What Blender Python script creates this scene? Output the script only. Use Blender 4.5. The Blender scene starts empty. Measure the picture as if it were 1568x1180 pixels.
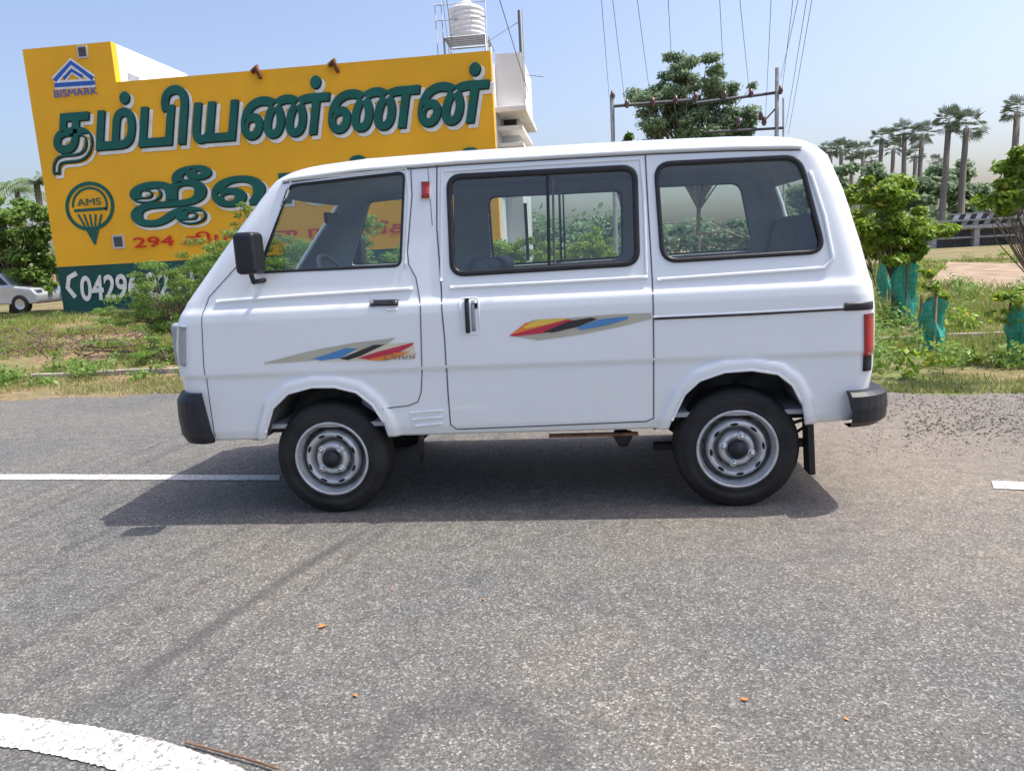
import bpy, math, random
import numpy as np
from mathutils import Vector, Matrix
random.seed(7); rng=np.random.default_rng(7)
rad=math.radians
# ---------------------------------------------------------------- camera
F=1140.0; PITCH=10.2; ROLL=-3.1; YAW=6.5; CH=1.18
R=Matrix.Rotation(rad(YAW),3,'Z')@Matrix.Rotation(rad(90-PITCH),3,'X')@Matrix.Rotation(rad(ROLL),3,'Z')
cam=bpy.data.cameras.new("camera"); cam.lens=36*F/1568; cam.sensor_width=36; cam.sensor_fit='HORIZONTAL'
cam.clip_start=0.05; cam.clip_end=3000
co=bpy.data.objects.new("camera",cam); bpy.context.scene.collection.objects.link(co)
co.matrix_world=Matrix.Translation((0,0,CH))@R.to_4x4()
bpy.context.scene.camera=co
# pixel helpers
def ray(px,py): return R@Vector(((px-784)/F,(590-py)/F,-1))
def M(px,py,y):
    d=ray(px,py); t=y/d.y; return Vector((d.x*t,y,CH+d.z*t))
def G(px,py,z=0.0):
    d=ray(px,py); t=(z-CH)/d.z; return Vector((d.x*t,d.y*t,z))
# ---------------------------------------------------------------- materials
def newmat(name):
    m=bpy.data.materials.new(name); m.use_nodes=True; nt=m.node_tree
    return m,nt,nt.nodes['Principled BSDF']
def N(nt,t,**k):
    n=nt.nodes.new(t)
    for a,b in k.items():
        if a in n.inputs: n.inputs[a].default_value=b
        else: setattr(n,a,b)
    return n
def c4(c): return (c[0],c[1],c[2],1)
def mat(name,col,rough=.6,metal=0,var=.12,scale=6,bump=0,bscale=60,coat=0,col2=None):
    m,nt,b=newmat(name)
    tc=N(nt,'ShaderNodeTexCoord'); no=N(nt,'ShaderNodeTexNoise'); no.inputs['Scale'].default_value=scale; no.inputs['Detail'].default_value=6
    nt.links.new(tc.outputs['Object'],no.inputs['Vector'])
    rp=N(nt,'ShaderNodeValToRGB'); rp.color_ramp.elements[0].position=.35; rp.color_ramp.elements[1].position=.68
    ca=[max(0,x*(1-var)) for x in col]; cb=col2 if col2 else [min(1,x*(1+var)) for x in col]
    rp.color_ramp.elements[0].color=c4(ca); rp.color_ramp.elements[1].color=c4(cb)
    nt.links.new(no.outputs['Fac'],rp.inputs['Fac']); nt.links.new(rp.outputs['Color'],b.inputs['Base Color'])
    b.inputs['Roughness'].default_value=rough; b.inputs['Metallic'].default_value=metal; b.inputs['Coat Weight'].default_value=coat
    b.inputs['Coat Roughness'].default_value=.06
    if bump:
        n2=N(nt,'ShaderNodeTexNoise'); n2.inputs['Scale'].default_value=bscale; n2.inputs['Detail'].default_value=4
        nt.links.new(tc.outputs['Object'],n2.inputs['Vector'])
        bp=N(nt,'ShaderNodeBump'); bp.inputs['Strength'].default_value=bump; bp.inputs['Distance'].default_value=.02
        nt.links.new(n2.outputs['Fac'],bp.inputs['Height']); nt.links.new(bp.outputs['Normal'],b.inputs['Normal'])
    return m
def leafmat(name,c1,c2,c3=None,trans=.45):
    m,nt,b=newmat(name)
    g=N(nt,'ShaderNodeNewGeometry'); rp=N(nt,'ShaderNodeValToRGB')
    rp.color_ramp.elements[0].color=c4(c1); rp.color_ramp.elements[1].color=c4(c2)
    if c3:
        e=rp.color_ramp.elements.new(.93); e.color=c4(c2); rp.color_ramp.elements[-1].position=1; rp.color_ramp.elements[-1].color=c4(c3)
    nt.links.new(g.outputs['Random Per Island'],rp.inputs['Fac'])
    nt.links.new(rp.outputs['Color'],b.inputs['Base Color']); b.inputs['Roughness'].default_value=.5
    tr=N(nt,'ShaderNodeBsdfTranslucent'); mx=N(nt,'ShaderNodeMixShader'); mx.inputs[0].default_value=trans
    nt.links.new(rp.outputs['Color'],tr.inputs['Color'])
    out=nt.nodes['Material Output']
    nt.links.new(b.outputs[0],mx.inputs[1]); nt.links.new(tr.outputs[0],mx.inputs[2]); nt.links.new(mx.outputs[0],out.inputs[0])
    return m
# ---------------------------------------------------------------- mesh helpers
def link(o,parent=None):
    bpy.context.scene.collection.objects.link(o)
    if parent:
        o.parent=parent; o.matrix_parent_inverse=Matrix.Translation(-parent.location)
    return o
def empty(name,loc=(0,0,0)):
    e=bpy.data.objects.new(name,None); e.location=loc; e.empty_display_size=.3; return link(e)
def mk(name,verts,faces,m,parent=None,smooth=False):
    me=bpy.data.meshes.new(name); me.from_pydata([tuple(v) for v in verts],[],faces); me.materials.append(m)
    if smooth: me.polygons.foreach_set('use_smooth',[True]*len(me.polygons))
    me.update(); return link(bpy.data.objects.new(name,me),parent)
def mknp(name,V,k,m,parent=None):
    n=len(V)//k; me=bpy.data.meshes.new(name)
    me.vertices.add(len(V)); me.vertices.foreach_set('co',V.astype(np.float32).ravel())
    me.loops.add(len(V)); me.loops.foreach_set('vertex_index',np.arange(len(V),dtype=np.int32))
    me.polygons.add(n); me.polygons.foreach_set('loop_start',np.arange(0,len(V),k,dtype=np.int32))
    me.update(calc_edges=True); me.materials.append(m)
    return link(bpy.data.objects.new(name,me),parent)
def box(name,c,s,m,parent=None,bev=.01,rot=None,seg=3):
    x,y,z=[a/2 for a in s]
    v=[(i*x,j*y,k*z) for i in(-1,1) for j in(-1,1) for k in(-1,1)]
    f=[(0,1,3,2),(4,6,7,5),(0,4,5,1),(2,3,7,6),(0,2,6,4),(1,5,7,3)]
    me=bpy.data.meshes.new(name); me.from_pydata(v,[],f); me.materials.append(m)
    o=bpy.data.objects.new(name,me); o.location=c
    if rot: o.rotation_euler=rot
    if bev:
        b=o.modifiers.new('b','BEVEL'); b.width=bev; b.segments=seg
        me.polygons.foreach_set('use_smooth',[True]*6)
        o.modifiers.new('wn','WEIGHTED_NORMAL')
    return link(o,parent)
def tubegeo(pts,radii,n=8):
    V=[];Fc=[]
    pts=[Vector(p) for p in pts]
    for i,p in enumerate(pts):
        d=(pts[min(i+1,len(pts)-1)]-pts[max(i-1,0)]).normalized()
        a=Vector((0,0,1)) if abs(d.z)<.9 else Vector((1,0,0))
        u=d.cross(a).normalized(); w=d.cross(u)
        r=radii[i] if hasattr(radii,'__len__') else radii
        for k in range(n):
            t=2*math.pi*k/n; V.append(p+u*math.cos(t)*r+w*math.sin(t)*r)
    for i in range(len(pts)-1):
        for k in range(n):
            Fc.append((i*n+k,i*n+(k+1)%n,(i+1)*n+(k+1)%n,(i+1)*n+k))
    Fc.append(tuple(range(n))); Fc.append(tuple(range(len(V)-n,len(V))))
    return V,Fc
def tubes(name,lst,m,parent=None,n=8):
    V=[];Fc=[]
    for pts,r in lst:
        v,f=tubegeo(pts,r,n); o=len(V); V+=v; Fc+=[tuple(i+o for i in q) for q in f]
    return mk(name,V,Fc,m,parent,True)
def lathe_y(name,prof,cx,cy,cz,s,m,parent,n=64):
    V=[];Fc=[]
    for r,o in prof:
        for k in range(n):
            t=2*math.pi*k/n; V.append((cx+r*math.cos(t),cy+s*o,cz+r*math.sin(t)))
    for i in range(len(prof)-1):
        for k in range(n): Fc.append((i*n+k,i*n+(k+1)%n,(i+1)*n+(k+1)%n,(i+1)*n+k))
    return mk(name,V,Fc,m,parent,True)
def lathe_z(name,prof,c,m,parent,n=32):
    V=[];Fc=[]
    for r,z in prof:
        for k in range(n):
            t=2*math.pi*k/n; V.append((c[0]+r*math.cos(t),c[1]+r*math.sin(t),c[2]+z))
    for i in range(len(prof)-1):
        for k in range(n): Fc.append((i*n+k,i*n+(k+1)%n,(i+1)*n+(k+1)%n,(i+1)*n+k))
    return mk(name,V,Fc,m,parent,True)
def fillet(pts,r,n=7):
    out=[]; L=len(pts)
    for i in range(L):
        p=Vector(pts[i]); a=(Vector(pts[i-1])-p); b=(Vector(pts[(i+1)%L])-p)
        rr=min(r,a.length*.45,b.length*.45)
        p0=p+a.normalized()*rr; p1=p+b.normalized()*rr
        for k in range(n+1):
            t=k/n; out.append(tuple(p0*(1-t)**2+p*2*t*(1-t)+p1*t*t))
    return out
# ---------------------------------------------------------------- world / light
sc=bpy.context.scene
w=bpy.data.worlds.new("World"); sc.world=w; w.use_nodes=True; nt=w.node_tree
sky=nt.nodes.new('ShaderNodeTexSky'); sky.sky_type='NISHITA'; sky.sun_disc=False
SUN=Vector((0.50,0.085,1)).normalized()
sky.sun_elevation=math.asin(SUN.z); sky.sun_rotation=math.atan2(SUN.x,SUN.y)
sky.air_density=1.0; sky.dust_density=4.0; sky.ozone_density=2.0; sky.altitude=0
hz=nt.nodes.new('ShaderNodeMixRGB'); hz.blend_type='MULTIPLY'; hz.inputs[0].default_value=1; hz.inputs[2].default_value=(1.66,1.60,1.66,1)
bg=nt.nodes['Background']; bg.inputs['Strength'].default_value=.15
nt.links.new(sky.outputs[0],hz.inputs[1]); nt.links.new(hz.outputs[0],bg.inputs[0])
sl=bpy.data.lights.new("sun",'SUN'); sl.energy=4.9; sl.angle=rad(.55); sl.color=(1,.96,.88)
so=bpy.data.objects.new("sun",sl); so.rotation_euler=(-SUN).to_track_quat('-Z','Y').to_euler(); so.location=(5,1,12); link(so)
sc.view_settings.view_transform='Standard'; sc.view_settings.look='None'; sc.view_settings.exposure=0
# ================================================================ GROUND
def ground_mat():
    m,nt,b=newmat("grassy_soil")
    tc=N(nt,'ShaderNodeTexCoord'); L=nt.links
    n1=N(nt,'ShaderNodeTexNoise'); n1.inputs['Scale'].default_value=.55; n1.inputs['Detail'].default_value=8
    n2=N(nt,'ShaderNodeTexNoise'); n2.inputs['Scale'].default_value=9; n2.inputs['Detail'].default_value=8
    for n in(n1,n2): L.new(tc.outputs['Object'],n.inputs['Vector'])
    r1=N(nt,'ShaderNodeValToRGB'); e=r1.color_ramp.elements; e[0].position=.42; e[1].position=.6
    e[0].color=(.27,.18,.11,1); e[1].color=(.14,.17,.05,1)
    r2=N(nt,'ShaderNodeValToRGB'); e=r2.color_ramp.elements; e[0].position=.3; e[1].position=.7
    e[0].color=(.55,.55,.55,1); e[1].color=(1.3,1.25,1.1,1)
    L.new(n1.outputs['Fac'],r1.inputs['Fac']); L.new(n2.outputs['Fac'],r2.inputs['Fac'])
    mx=N(nt,'ShaderNodeMixRGB',blend_type='MULTIPLY'); mx.inputs[0].default_value=1
    L.new(r1.outputs[0],mx.inputs[1]); L.new(r2.outputs[0],mx.inputs[2]); L.new(mx.outputs[0],b.inputs['Base Color'])
    b.inputs['Roughness'].default_value=.95
    bp=N(nt,'ShaderNodeBump'); bp.inputs['Strength'].default_value=.8; bp.inputs['Distance'].default_value=.05
    L.new(n2.outputs['Fac'],bp.inputs['Height']); L.new(bp.outputs[0],b.inputs['Normal'])
    return m
mk("ground",[(-900,-60,0),(900,-60,0),(900,1500,0),(-900,1500,0)],[(0,1,2,3)],ground_mat())
def asphalt_mat():
    m,nt,b=newmat("asphalt"); L=nt.links
    tc=N(nt,'ShaderNodeTexCoord'); P=tc.outputs['Object']
    v=N(nt,'ShaderNodeTexVoronoi'); v.inputs['Scale'].default_value=165; L.new(P,v.inputs['Vector'])
    bw=N(nt,'ShaderNodeSeparateColor'); L.new(v.outputs['Color'],bw.inputs[0])
    rv=N(nt,'ShaderNodeValToRGB'); e=rv.color_ramp.elements
    e[0].position=0; e[0].color=(.078,.077,.073,1); e[1].position=1; e[1].color=(.31,.30,.28,1)
    x=e.new(.5); x.color=(.120,.118,.111,1); x=e.new(.85); x.color=(.170,.167,.156,1)
    L.new(bw.outputs[0],rv.inputs['Fac'])
    n=N(nt,'ShaderNodeTexNoise'); n.inputs['Scale'].default_value=300; n.inputs['Detail'].default_value=3; L.new(P,n.inputs['Vector'])
    rn=N(nt,'ShaderNodeValToRGB'); e=rn.color_ramp.elements; e[0].position=.35; e[1].position=.65; e[0].color=(.65,.65,.65,1); e[1].color=(1.32,1.32,1.32,1)
    L.new(n.outputs['Fac'],rn.inputs['Fac'])
    big=N(nt,'ShaderNodeTexNoise'); big.inputs['Scale'].default_value=.9; big.inputs['Detail'].default_value=7; big.inputs['Roughness'].default_value=.65; L.new(P,big.inputs['Vector'])
    rb=N(nt,'ShaderNodeValToRGB'); e=rb.color_ramp.elements; e[0].position=.33; e[1].position=.68; e[0].color=(.80,.84,.88,1); e[1].color=(1.26,1.18,1.06,1)
    L.new(big.outputs['Fac'],rb.inputs['Fac'])
    def mul(a,c):
        k=N(nt,'ShaderNodeMixRGB',blend_type='MULTIPLY'); k.inputs[0].default_value=1; L.new(a,k.inputs[1]); L.new(c,k.inputs[2]); return k.outputs[0]
    col=mul(mul(rv.outputs[0],rn.outputs[0]),rb.outputs[0])
    n3=N(nt,'ShaderNodeTexNoise'); n3.inputs['Scale'].default_value=14; n3.inputs['Detail'].default_value=5; L.new(P,n3.inputs['Vector'])
    r3=N(nt,'ShaderNodeValToRGB'); e=r3.color_ramp.elements; e[0].position=.3; e[1].position=.7; e[0].color=(.84,.84,.84,1); e[1].color=(1.14,1.14,1.14,1)
    L.new(n3.outputs['Fac'],r3.inputs['Fac']); col=mul(col,r3.outputs[0])
    def math_(op,a,c=None):
        k=N(nt,'ShaderNodeMath',operation=op)
        for i,q in enumerate((a,c)):
            if q is None: continue
            if isinstance(q,(int,float)): k.inputs[i].default_value=q
            else: L.new(q,k.inputs[i])
        return k.outputs[0]
    A=G(560,812);B=G(120,1095); d=(B-A); Lg=d.length; d.normalize(); nn=Vector((-d.y,d.x,0))  # diagonal streak: an overhead wire's shadow darkened into the asphalt colour
    sub=N(nt,'ShaderNodeVectorMath',operation='SUBTRACT'); L.new(P,sub.inputs[0]); sub.inputs[1].default_value=A
    def dot(vv):
        k=N(nt,'ShaderNodeVectorMath',operation='DOT_PRODUCT'); L.new(sub.outputs[0],k.inputs[0]); k.inputs[1].default_value=vv; return k.outputs['Value']
    wob=math_('MULTIPLY',math_('SUBTRACT',big.outputs['Fac'],.5),.16)
    dist=math_('ABSOLUTE',math_('ADD',dot(nn),wob))
    mr=N(nt,'ShaderNodeMapRange'); mr.inputs['From Min'].default_value=.012; mr.inputs['From Max'].default_value=.05; mr.inputs['To Min'].default_value=1; mr.inputs['To Max'].default_value=0; L.new(dist,mr.inputs['Value'])
    al=dot(d); m1=N(nt,'ShaderNodeMapRange'); m1.inputs['From Min'].default_value=-.1; m1.inputs['From Max'].default_value=.2; L.new(al,m1.inputs['Value'])
    m2=N(nt,'ShaderNodeMapRange'); m2.inputs['From Min'].default_value=Lg-.3; m2.inputs['From Max'].default_value=Lg+.3; m2.inputs['To Min'].default_value=1; m2.inputs['To Max'].default_value=0; L.new(al,m2.inputs['Value'])
    fac=math_('MULTIPLY',math_('MULTIPLY',mr.outputs[0],m1.outputs[0]),math_('MULTIPLY',m2.outputs[0],.62))
    s2=N(nt,'ShaderNodeVectorMath',operation='DISTANCE'); L.new(P,s2.inputs[0]); s2.inputs[1].default_value=G(700,1170)
    rr=math_('ABSOLUTE',math_('SUBTRACT',math_('ADD',s2.outputs['Value'],wob),.22))
    m3=N(nt,'ShaderNodeMapRange'); m3.inputs['From Min'].default_value=0; m3.inputs['From Max'].default_value=.09; m3.inputs['To Min'].default_value=.45; m3.inputs['To Max'].default_value=0; L.new(rr,m3.inputs['Value'])
    fac=math_('MAXIMUM',fac,m3.outputs[0])
    mx=N(nt,'ShaderNodeMixRGB'); L.new(fac,mx.inputs[0]); L.new(col,mx.inputs[1]); mx.inputs[2].default_value=(.05,.05,.053,1)
    s3=N(nt,'ShaderNodeVectorMath',operation='DISTANCE'); L.new(P,s3.inputs[0]); s3.inputs[1].default_value=(1.5,4.5,0)
    m4=N(nt,'ShaderNodeMapRange'); m4.inputs['From Min'].default_value=.6; m4.inputs['From Max'].default_value=2.4; m4.inputs['To Min'].default_value=.6; m4.inputs['To Max'].default_value=0; L.new(s3.outputs['Value'],m4.inputs['Value'])
    f4=math_('MULTIPLY',m4.outputs[0],n3.outputs['Fac'])
    mx2=N(nt,'ShaderNodeMixRGB'); L.new(f4,mx2.inputs[0]); L.new(mx.outputs[0],mx2.inputs[1]); mx2.inputs[2].default_value=(.29,.215,.15,1)
    L.new(mx2.outputs[0],b.inputs['Base Color']); b.inputs['Roughness'].default_value=.88
    bp=N(nt,'ShaderNodeBump'); bp.inputs['Strength'].default_value=.4; bp.inputs['Distance'].default_value=.003
    L.new(math_('ADD',v.outputs['Distance'],n.outputs['Fac']),bp.inputs['Height']); L.new(bp.outputs[0],b.inputs['Normal'])
    return m
edgepx=[G(0,613),G(270,603)]; edger=[G(1345,602),G(1568,605)]
ex=[-60,edgepx[0].x,edgepx[1].x,edger[0].x,edger[1].x,60]
ey=[edgepx[0].y+8,edgepx[0].y,edgepx[1].y,edger[0].y,edger[1].y,edger[1].y-1]
def edge(x): return float(np.interp(x,ex,ey))
xs=np.concatenate([np.arange(-60,-12,2),np.arange(-12,9,.06),np.arange(9,61,2)])
V=[];Fc=[]
for i,x in enumerate(xs):
    e=edge(x)+.05*math.sin(x*7)+random.uniform(-.035,.035)
    V+=[(x,-40,.004),(x,e,.004)]
    if i: Fc.append((2*i-2,2*i,2*i+1,2*i-1))
mk("asphalt_road",V,Fc,asphalt_mat())
def paint_mat():
    m,nt,b=newmat("worn_road_paint"); L=nt.links; tc=N(nt,'ShaderNodeTexCoord')
    n=N(nt,'ShaderNodeTexNoise'); n.inputs['Scale'].default_value=70; n.inputs['Detail'].default_value=6; n.inputs['Roughness'].default_value=.7; L.new(tc.outputs['Object'],n.inputs['Vector'])
    r=N(nt,'ShaderNodeValToRGB'); e=r.color_ramp.elements; e[0].position=.38; e[0].color=(.18,.175,.165,1); e[1].position=.50; e[1].color=(.56,.555,.53,1)
    L.new(n.outputs['Fac'],r.inputs['Fac']); L.new(r.outputs[0],b.inputs['Base Color']); b.inputs['Roughness'].default_value=.8
    bp=N(nt,'ShaderNodeBump'); bp.inputs['Strength'].default_value=.4; bp.inputs['Distance'].default_value=.004; L.new(n.outputs['Fac'],bp.inputs['Height']); L.new(bp.outputs[0],b.inputs['Normal'])
    return m
PM=paint_mat()
def strip(name,top,bot,m,z=.008,n=40):
    tp=[G(*p) for p in top]; bt=[G(*p) for p in bot]
    V=[];Fc=[]
    for i in range(n+1):
        f=i/n*(len(tp)-1); k=min(int(f),len(tp)-2); t=f-k
        a=tp[k].lerp(tp[k+1],t); c=bt[k].lerp(bt[k+1],t); j=random.uniform(-.003,.003)
        V+=[(a.x,a.y+j,z),(c.x,c.y+j,z)]
        if i: Fc.append((2*i-2,2*i-1,2*i+1,2*i))
    return mk(name,V,Fc,m)
strip("road_marking",[(-250,727),(200,728),(428,729)],[(-250,736),(200,736),(428,737)],PM)
strip("road_marking",[(1518,738),(1568,740),(1700,744)],[(1522,750),(1568,752),(1700,757)],PM)
strip("edge_marking",[(-160,1072),(0,1094),(90,1107),(180,1122),(270,1143),(360,1175),(440,1215)],[(-200,1118),(-40,1140),(50,1153),(120,1167),(190,1187),(260,1215),(320,1260)],PM,n=120)
KM=mat("concrete_kerb",(.33,.29,.24),.9,var=.3,scale=8,bump=.5,bscale=40)
k0=G(-200,590);k1=G(270,570);dirk=(k1-k0).normalized(); k2=k0+dirk*14
nrm=Vector((-dirk.y,dirk.x,0))
V=[];Fc=[]
for i in range(60):
    c=k0.lerp(k2,i/59); hh=.055+random.uniform(-.008,.008)
    V+=[c-nrm*.06,c-nrm*.055+Vector((0,0,hh)),c+nrm*.055+Vector((0,0,hh)),c+nrm*.06]
    if i:
        a=4*(i-1);Fc+=[(a,a+4,a+5,a+1),(a+1,a+5,a+6,a+2),(a+2,a+6,a+7,a+3)]
mk("kerb",V,Fc,KM)
tk=[G(1420,437),G(1568,446),G(1568,404),G(1452,401)]
dd=(tk[1]-tk[0]); d2=(tk[2]-tk[3])
TRK=[tk[0],tk[1]+dd*2,tk[2]+d2*3,tk[3]]
mk("dirt_track",[(p.x,p.y,.006) for p in TRK],[(0,1,2,3)],mat("sand",(.31,.225,.15),.95,var=.35,scale=1.6,bump=.6,bscale=5))
# ================================================================ VAN
van=empty("white_minivan",(0.0,3.9,0))
YC=3.92; ZB=.98; ZG=1.60; Z0=.378
WX=[.33,.378,.42,.655,.675,.690,.93,.972,.998,1.02,1.6]; WY=[.668,.676,.690,.697,.697,.709,.714,.709,.692,.688,.612]
def W(zn): return float(np.interp(zn,WX,WY))
gp=[M(a,b,3.30) for a,b in [(425,274),(550,257),(700,245),(870,235),(1000,228),(1120,223),(1250,221)]]
gx=[p.x for p in gp]; gz=[p.z for p in gp]
def zg(x): return float(np.interp(x,gx,gz))
def nom(x,z): return z if z<=ZB else ZB+(z-ZB)*(ZG-ZB)/(zg(x)-ZB)
def act(x,zn): return zn if zn<=ZB else ZB+(zn-ZB)*(zg(x)-ZB)/(ZG-ZB)
def SP(px,py,off=0):
    y=3.22
    for _ in range(5):
        p=M(px,py,y); y=YC-W(nom(p.x,p.z))+off
    return (p.x,p.z)
def prof(lst):
    t=[]
    for a,b in lst:
        x,z=SP(a,b,.07); t.append((nom(x,z),x))
    t.sort(); return [q[0] for q in t],[q[1] for q in t]
FZ,FX=prof([(312,690),(300,660),(284,620),(271,575),(265,535),(266,500),(281,466),(322,407),(363,349),(406,291),(425,270)])
RZ,RX=prof([(1252,222),(1270,237),(1294,290),(1320,370),(1338,430),(1343,470),(1340,560),(1332,600),(1318,645),(1310,680)])
def xf(zn): return float(np.interp(zn,FZ,FX))
def xr(zn): return float(np.interp(zn,RZ,RX))
RF=.13;RR=.11
archF=[SP(*p) for p in [(406,720),(410,660),(420,624),(443,601),(480,591),(515,591),(548,599),(572,618),(590,645),(610,720)]]
archR=[SP(*p) for p in [(1002,720),(1028,642),(1047,602),(1070,581),(1108,568),(1150,565),(1190,571),(1212,588),(1226,615),(1244,720)]]
winF=fillet([SP(*p) for p in [(396,417),(443,284),(619,264),(613,407)]],.03)
winM=fillet([SP(*p) for p in [(687,271),(972,256),(976,403),(693,420)]],.055)
winR=fillet([SP(*p) for p in [(1004,251),(1224,240),(1262,385),(1015,400)]],.065)
cutR=[SP(*p) for p in [(1232,648),(1300,643),(1420,640),(1420,760),(1200,760)]]
def inpoly(x,z,P):
    c=False;j=len(P)-1
    for i in range(len(P)):
        xi,zi=P[i];xj,zj=P[j]
        if (zi>z)!=(zj>z) and x<(xj-xi)*(z-zi)/(zj-zi)+xi: c=not c
        j=i
    return c
def nearest(x,z,P,closed=True):
    best=None;bd=1e9
    for i in range(len(P) if closed else len(P)-1):
        ax,az=P[i];bx,bz=P[(i+1)%len(P)]
        dx,dz=bx-ax,bz-az;l=dx*dx+dz*dz
        if l<1e-12: continue
        t=max(0,min(1,((x-ax)*dx+(z-az)*dz)/l)); qx=ax+t*dx;qz=az+t*dz; d=(x-qx)**2+(z-qz)**2
        if d<bd: bd=d;best=(qx,qz)
    return best,math.sqrt(bd)
def flare(x,z):
    if z>.86: return 0
    f=0
    for A in (archF,archR):
        if x<A[0][0]-.15 or x>A[-1][0]+.15: continue
        d=nearest(x,z,A,False)[1]
        t=max(0,min(1,1-(d-.035)/.020)); f=max(f,.022*t*t*(3-2*t))
    return f
def SW(x,z):
    zn=nom(x,z); w_=W(zn); a=x-xf(zn); b=xr(zn)-x
    if a<RF: a=max(a,0.001); w_+=-RF+math.sqrt(RF*RF-(RF-a)**2)
    if b<RR: b=max(b,0.001); w_+=-RR+math.sqrt(RR*RR-(RR-b)**2)
    return w_+flare(x,z)
def SY(x,z,s=1,off=0): return YC-s*(SW(x,z)+off)
def paint():
    m,nt,b=newmat("white_car_paint"); L=nt.links; tc=N(nt,'ShaderNodeTexCoord')
    n=N(nt,'ShaderNodeTexNoise'); n.inputs['Scale'].default_value=3; n.inputs['Detail'].default_value=8; L.new(tc.outputs['Object'],n.inputs['Vector'])
    sx=N(nt,'ShaderNodeSeparateXYZ'); L.new(tc.outputs['Object'],sx.inputs[0])
    mr=N(nt,'ShaderNodeMapRange'); mr.inputs['From Min'].default_value=.36; mr.inputs['From Max'].default_value=.75; mr.inputs['To Min'].default_value=.5; mr.inputs['To Max'].default_value=.05; L.new(sx.outputs['Z'],mr.inputs['Value'])
    mu=N(nt,'ShaderNodeMath',operation='MULTIPLY'); L.new(n.outputs['Fac'],mu.inputs[0]); L.new(mr.outputs[0],mu.inputs[1])
    mx=N(nt,'ShaderNodeMixRGB'); L.new(mu.outputs[0],mx.inputs[0]); mx.inputs[1].default_value=(.87,.90,.895,1); mx.inputs[2].default_value=(.64,.63,.58,1)
    L.new(mx.outputs[0],b.inputs['Base Color']); b.inputs['Roughness'].default_value=.28; b.inputs['Coat Weight'].default_value=.9; b.inputs['Coat Roughness'].default_value=.03
    n2=N(nt,'ShaderNodeTexNoise'); n2.inputs['Scale'].default_value=2.0; n2.inputs['Detail'].default_value=1; L.new(tc.outputs['Object'],n2.inputs['Vector'])
    bp=N(nt,'ShaderNodeBump'); bp.inputs['Strength'].default_value=.14; bp.inputs['Distance'].default_value=.02; L.new(n2.outputs['Fac'],bp.inputs['Height']); L.new(bp.outputs[0],b.inputs['Normal']); L.new(bp.outputs[0],b.inputs['Coat Normal'])
    return m
PAINT=paint()
LINER=mat("interior_liner",(.42,.43,.44),.8,var=.1)
RUB=mat("black_rubber",(.014,.014,.016),.4,var=.3,scale=20)
PLAST=mat("black_plastic",(.012,.014,.018),.45,var=.25,scale=20,bump=.1,bscale=300)
DARK=mat("underbody",(.025,.023,.021),.85,var=.5,scale=12)
WELL=mat("wheel_well",(.12,.12,.115),.85,var=.5,scale=10)
GAP=mat("panel_gap",(.11,.12,.13),.7,var=.1)
TYRE=mat("tyre_rubber",(.011,.011,.012),.68,var=.3,scale=9,bump=.15,bscale=120,col2=(.025,.024,.023))
STEEL=mat("painted_steel_rim",(.60,.62,.62),.28,metal=.5,var=.15,scale=25,coat=.4)
CHROME=mat("bright_metal",(.7,.7,.7),.25,metal=1,var=.05)
SEAT=mat("seat_vinyl",(.06,.07,.095),.6,var=.3,scale=14,bump=.2,bscale=60)
RED=mat("red_lens",(.45,.015,.01),.2,var=.15,coat=1)
zl=list(np.linspace(Z0,ZG,118))
segs=[(0,250),(1,9),(2,34),(3,9),(4,250),(5,9),(6,34),(7,9)]
ring=[]
for s,n in segs:
    for i in range(n): ring.append((s,i/n))
NR=len(ring)
def rp(zn,s,f):
    a,b,w_=xf(zn),xr(zn),W(zn); h=math.pi/2
    if s==0: return a+RF+(b-RR-a-RF)*f, YC-w_
    if s==1: return b-RR+RR*math.sin(f*h), YC-w_+RR*(1-math.cos(f*h))
    if s==2:
        y=-(w_-RR)+2*(w_-RR)*f; return b+.03*(1-(y/(w_-RR))**2), YC+y
    if s==3: return b-RR+RR*math.cos(f*h), YC+w_-RR+RR*math.sin(f*h)
    if s==4: return b-RR-(b-RR-a-RF)*f, YC+w_
    if s==5: return a+RF-RF*math.sin(f*h), YC+w_-RF*(1-math.cos(f*h))
    if s==6:
        y=(w_-RF)-2*(w_-RF)*f; return a-.05*(1-(y/(w_-RF))**2), YC+y
    if s==7: return a+RF-RF*math.cos(f*h), YC-w_+RF-RF*math.sin(f*h)
V=[]
for zn in zl:
    for s,f in ring:
        x,y=rp(zn,s,f); z=act(x,zn)
        if s in(0,4) and z<.86:
            fl=flare(x,z); y+= -fl if s==0 else fl
        V.append([x,y,z])
nl=len(zl)
polys=[winF,winM,winR,archF,archR,cutR]
bbs=[(min(p[0] for p in P),max(p[0] for p in P),min(p[1] for p in P),max(p[1] for p in P)) for P in polys]
faces=[];vdel={};vkeep=set()
for j in range(nl-1):
    for i in range(NR):
        i2=(i+1)%NR; q=(j*NR+i,j*NR+i2,(j+1)*NR+i2,(j+1)*NR+i); s,f=ring[i]; rem=None
        cx=sum(V[k][0] for k in q)/4; cz=sum(V[k][2] for k in q)/4
        if s in(0,1,3,4,5,7):
            for k,P in enumerate(polys):
                bb=bbs[k]
                if bb[0]<cx<bb[1] and bb[2]<cz<bb[3] and inpoly(cx,cz,P): rem=k;break
        if s in(2,6):
            zn=zl[j]; lo,hi=(1.00,1.55) if s==6 else (1.08,1.5)
            if lo<zn<hi and (.02<f<.98 if s==6 else .06<f<.94): rem=-1
        if rem is None: faces.append(q); vkeep.update(q)
        elif rem>=0:
            for k in q: vdel[k]=rem
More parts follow.
